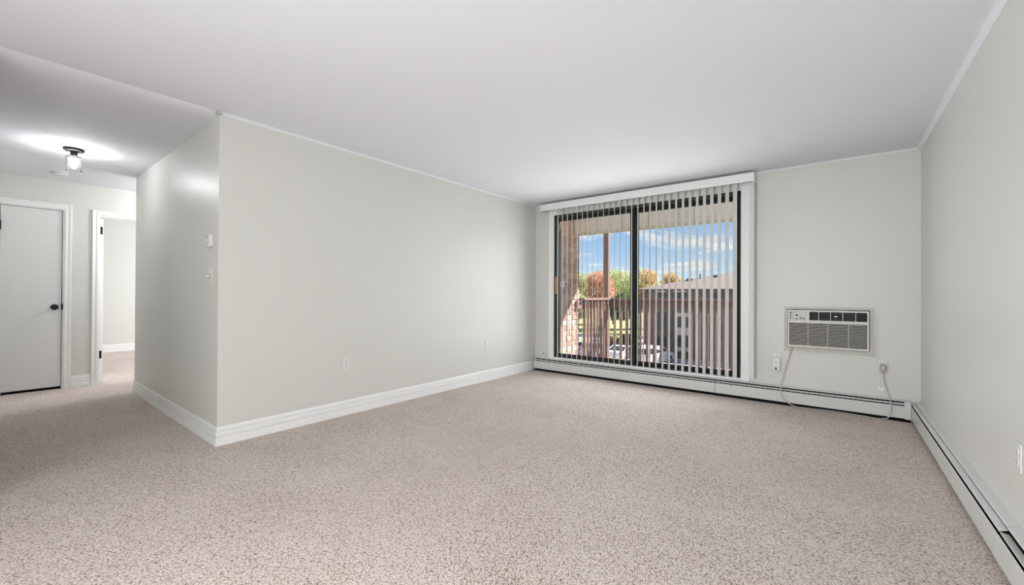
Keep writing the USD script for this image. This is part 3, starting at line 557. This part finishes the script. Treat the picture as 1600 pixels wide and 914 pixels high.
# parked cars (length along local x, nose at +x)
def car(name, label, body_m, loc, rz, suv):
    t = thing(name, label, 'car', (0, 0, 0), 'parked cars')
    L, W, Hh = (4.5, 1.80, 1.62) if suv else (4.6, 1.78, 1.42)
    if suv: side = [(-2.25, .35), (-2.27, .75), (-2.18, 1.0), (-1.95, 1.52), (-1.7, 1.60), (.1, 1.62), (.45, 1.55), (1.05, 1.05), (1.9, .92), (2.2, .75), (2.25, .40), (1.9, .28), (-1.9, .28)]
    else: side = [(-2.3, .35), (-2.32, .70), (-2.2, .95), (-1.6, 1.02), (-.95, 1.38), (-.5, 1.42), (.2, 1.40), (.9, 1.0), (1.9, .86), (2.25, .68), (2.3, .38), (1.9, .26), (-1.9, .26)]
    R = rotm(rz, [0, 0, 1]); R[:3, 3] = loc
    def T(m): m = m.copy(); m.apply_transform(R); return m
    def taper(m):
        v = m.vertices; k = np.where(v[:, 2] > .95, 1-.20*(v[:, 2]-.95)/.6, 1-.03*(.95-v[:, 2])); k = k*np.where(np.abs(v[:, 0]) > 1.7, 1-.10*(np.abs(v[:, 0])-1.7)/.6, 1); v[:, 1] *= k; m.vertices = v; return m
    P = Polygon(side).buffer(-.06).buffer(.06)
    for wx in (-1.38, 1.40): P = P.difference(Point(wx, .32).buffer(.37))
    m = prism(P, 'y', -W/2, W/2); b = part(t, 'body', T(taper(m)), body_m)
    top = [p for p in side if p[1] > .94]
    gp = Polygon([(p[0], p[1]) for p in top]).buffer(-.075)
    for s in (-1, 1):
        g = prism(gp, 'y', W/2-.012, W/2+.008); g = taper(g)
        if s < 0: v = g.vertices; v[:, 1] *= -1; g.vertices = v; g.invert()
        part(b, 'side_window', T(g), M['winglass'])
    def quad(p, q, wa, wb, off):
        d = np.array([-(q[1]-p[1]), q[0]-p[0]]); d = d/np.linalg.norm(d)*off
        v = [(p[0]+d[0], -wa, p[1]+d[1]), (p[0]+d[0], wa, p[1]+d[1]), (q[0]+d[0], wb, q[1]+d[1]), (q[0]+d[0], -wb, q[1]+d[1])]; v2 = [(a-d[0]*2, y, z-d[1]*2) for a, y, z in v]
        return trimesh.convex.convex_hull(np.array(v+v2))
    if suv: rw, fwn = ((-2.16, 1.06), (-1.97, 1.48)), ((.50, 1.50), (1.0, 1.09))
    else: rw, fwn = ((-1.55, 1.06), (-1.0, 1.35)), ((.28, 1.36), (.84, 1.04))
    part(b, 'rear_window', T(quad(*rw, .72, .62, .012)), M['winglass']); part(b, 'windscreen', T(quad(*fwn, .64, .72, .012)), M['winglass'])
    xr = -2.27 if suv else -2.31
    for s in (-1, 1):
        part(b, 'tail_lamp', T(bx(xr+.02, xr+.30, s*.77-.09, s*.77+.09, .80, 1.0, .02)), M['red']); part(b, 'head_lamp', T(bx(1.98, 2.22, s*.62-.16, s*.62+.16, .62, .76, .03)), M['plate'])
        for wx in (-1.38, 1.40):
            w = part(t, 'wheel', T(cyl((wx, s*(W/2-.12), .33), .33, .22, 'y', 24)), M['rubber']); part(w, 'hubcap', T(cyl((wx, s*(W/2-.005), .33), .20, .02, 'y', 16)), M['steel'])
    part(b, 'bumper', T(bx(xr-.03, xr+.06, -.72, .72, .40, .56, .03)), body_m)
    part(b, 'licence_plate', T(bx(xr-.035, xr-.02, -.2, .2, .66, .78)), M['plate'])
    return t
car('parked_car', 'white hatchback parked before the brown house, red tail lamp showing', M['carwhite'], (-12.5, 35.87, GZ+.03), math.radians(80.7), True)
car('parked_car', 'white saloon car parked just left of the white hatchback', M['carwhite'], (-15.2, 36.2, GZ+.03), math.radians(84), False)
car('parked_car', 'pale silver blue car parked behind the balcony post', M['carblue'], (-17.8, 36.4, GZ+.03), math.radians(86), True)
car('parked_car', 'white saloon at the left end of the parked cars behind the side balusters', M['carwhite'], (-20.4, 36.6, GZ+.03), math.radians(87), False)

# trees and bushes
def leafmesh(centers, radii, n, size, rng):
    w = np.array(radii)**2; idx = rng.choice(len(radii), n, p=w/w.sum())
    d = rng.normal(size=(n, 3)); d /= np.linalg.norm(d, axis=1)[:, None]; rad = np.array(radii)[idx]*(.55+.5*rng.random(n)**.6)
    c = np.array(centers)[idx]+d*rad[:, None]*[1, 1, .85]
    a = rng.normal(size=(n, 3)); a /= np.linalg.norm(a, axis=1)[:, None]; b = np.cross(a, rng.normal(size=(n, 3))); b /= np.linalg.norm(b, axis=1)[:, None]
    s = size*(.6+.8*rng.random(n))[:, None]
    v = np.stack([c-a*s, c+b*s*.6, c+a*s, c-b*s*.6], 1).reshape(-1, 3); i = np.arange(n)*4
    return trimesh.Trimesh(v, np.vstack([np.column_stack([i, i+1, i+2]), np.column_stack([i, i+2, i+3])]), process=False)
def tree(label, x, y, hgt, rad, mat, seed, n=6500):
    rng = np.random.default_rng(seed); t = thing('autumn_tree', label, 'tree', (x, y, GZ), 'trees beyond the parking lot')
    segs = [cyl((x, y, GZ+hgt*.25), .16+.012*hgt, hgt*.5, n=10)]; C, R = [], []
    for k in range(9):
        a = k*2.4+rng.random(); e = hgt*(.42+.45*rng.random()); q = rad*(.35+.4*rng.random())*(1.15-.6*(e/hgt))
        c = np.array([x+q*math.cos(a), y+q*math.sin(a), GZ+e]); C.append(c); R.append(rad*(.42+.2*rng.random()))
        segs.append(trimesh.creation.cylinder(radius=.06, segment=[(x, y, GZ+hgt*.3), c], sections=6))
    C.append(np.array([x, y, GZ+hgt-rad*.5])); R.append(rad*.5); C.append(np.array([x, y, GZ+hgt*.62])); R.append(rad*.75)
    part(t, 'trunk', cat_(segs), M['bark']); part(t, 'foliage', leafmesh(C, R, n, .15, rng), M[mat], smooth=False)
TR = [('yellow green tree just right of the brick wall', -36.6, 66, 10.0, 3.4, 'leafyellow'), ('reddish orange tree left of the balcony post', -31.2, 64, 10.3, 3.1, 'leaforange'),
      ('full yellow green tree between the post and the door stile', -27.6, 71, 11.2, 4.2, 'leafgreen'), ('golden orange tree above the end of the house roof', -23.2, 64, 10.2, 2.7, 'leafgold'),
      ('low green tree beneath the reddish orange tree', -32.0, 57.5, 6.3, 2.6, 'leafgreen'), ('dark green tree behind the balusters beside the door stile', -25.2, 58.5, 6.4, 2.6, 'leafdark'),
      ('dark green tree low behind the balusters next to the brick wall', -37.3, 58.5, 6.2, 2.6, 'leafdark'), ('far golden tree peeping over the house roof', -23.4, 76, 10.2, 2.4, 'leafgold'),
      ('distant yellow tree farthest left behind the brick wall edge', -45.5, 76, 10.6, 4.0, 'leafyellow'), ('pale green tree low beyond the house corner', -19.6, 59.5, 6.2, 2.4, 'leafgreen'),
      ('distant yellowish tree behind the full yellow green one', -36.0, 80, 11.2, 4.2, 'leafyellow')]
for i, (lb, x, y, h_, r_, mt) in enumerate(TR): tree(lb, x, y, h_, r_, mt, 100+i)
def bush(label, x, y, r, mat, seed):
    rng = np.random.default_rng(seed); t = thing('round_bush', label, 'bush', (x, y, GZ), 'bushes at the parking lot')
    part(t, 'stem', cyl((x, y, GZ+.25), .08, .5, n=8), M['bark']); part(t, 'foliage', leafmesh([(x, y, GZ+r*.8), (x+r*.4, y, GZ+r*.6), (x-r*.4, y, GZ+r*.6)], [r*.8, r*.6, r*.6], 900, .14, rng), M[mat], smooth=False)
bush('round green bush behind the white cars', -18.4, 44.5, 1.1, 'leafdark', 300); bush('yellowish bush beside the green one behind the white cars', -20.6, 45.6, .95, 'leafyellow', 301)
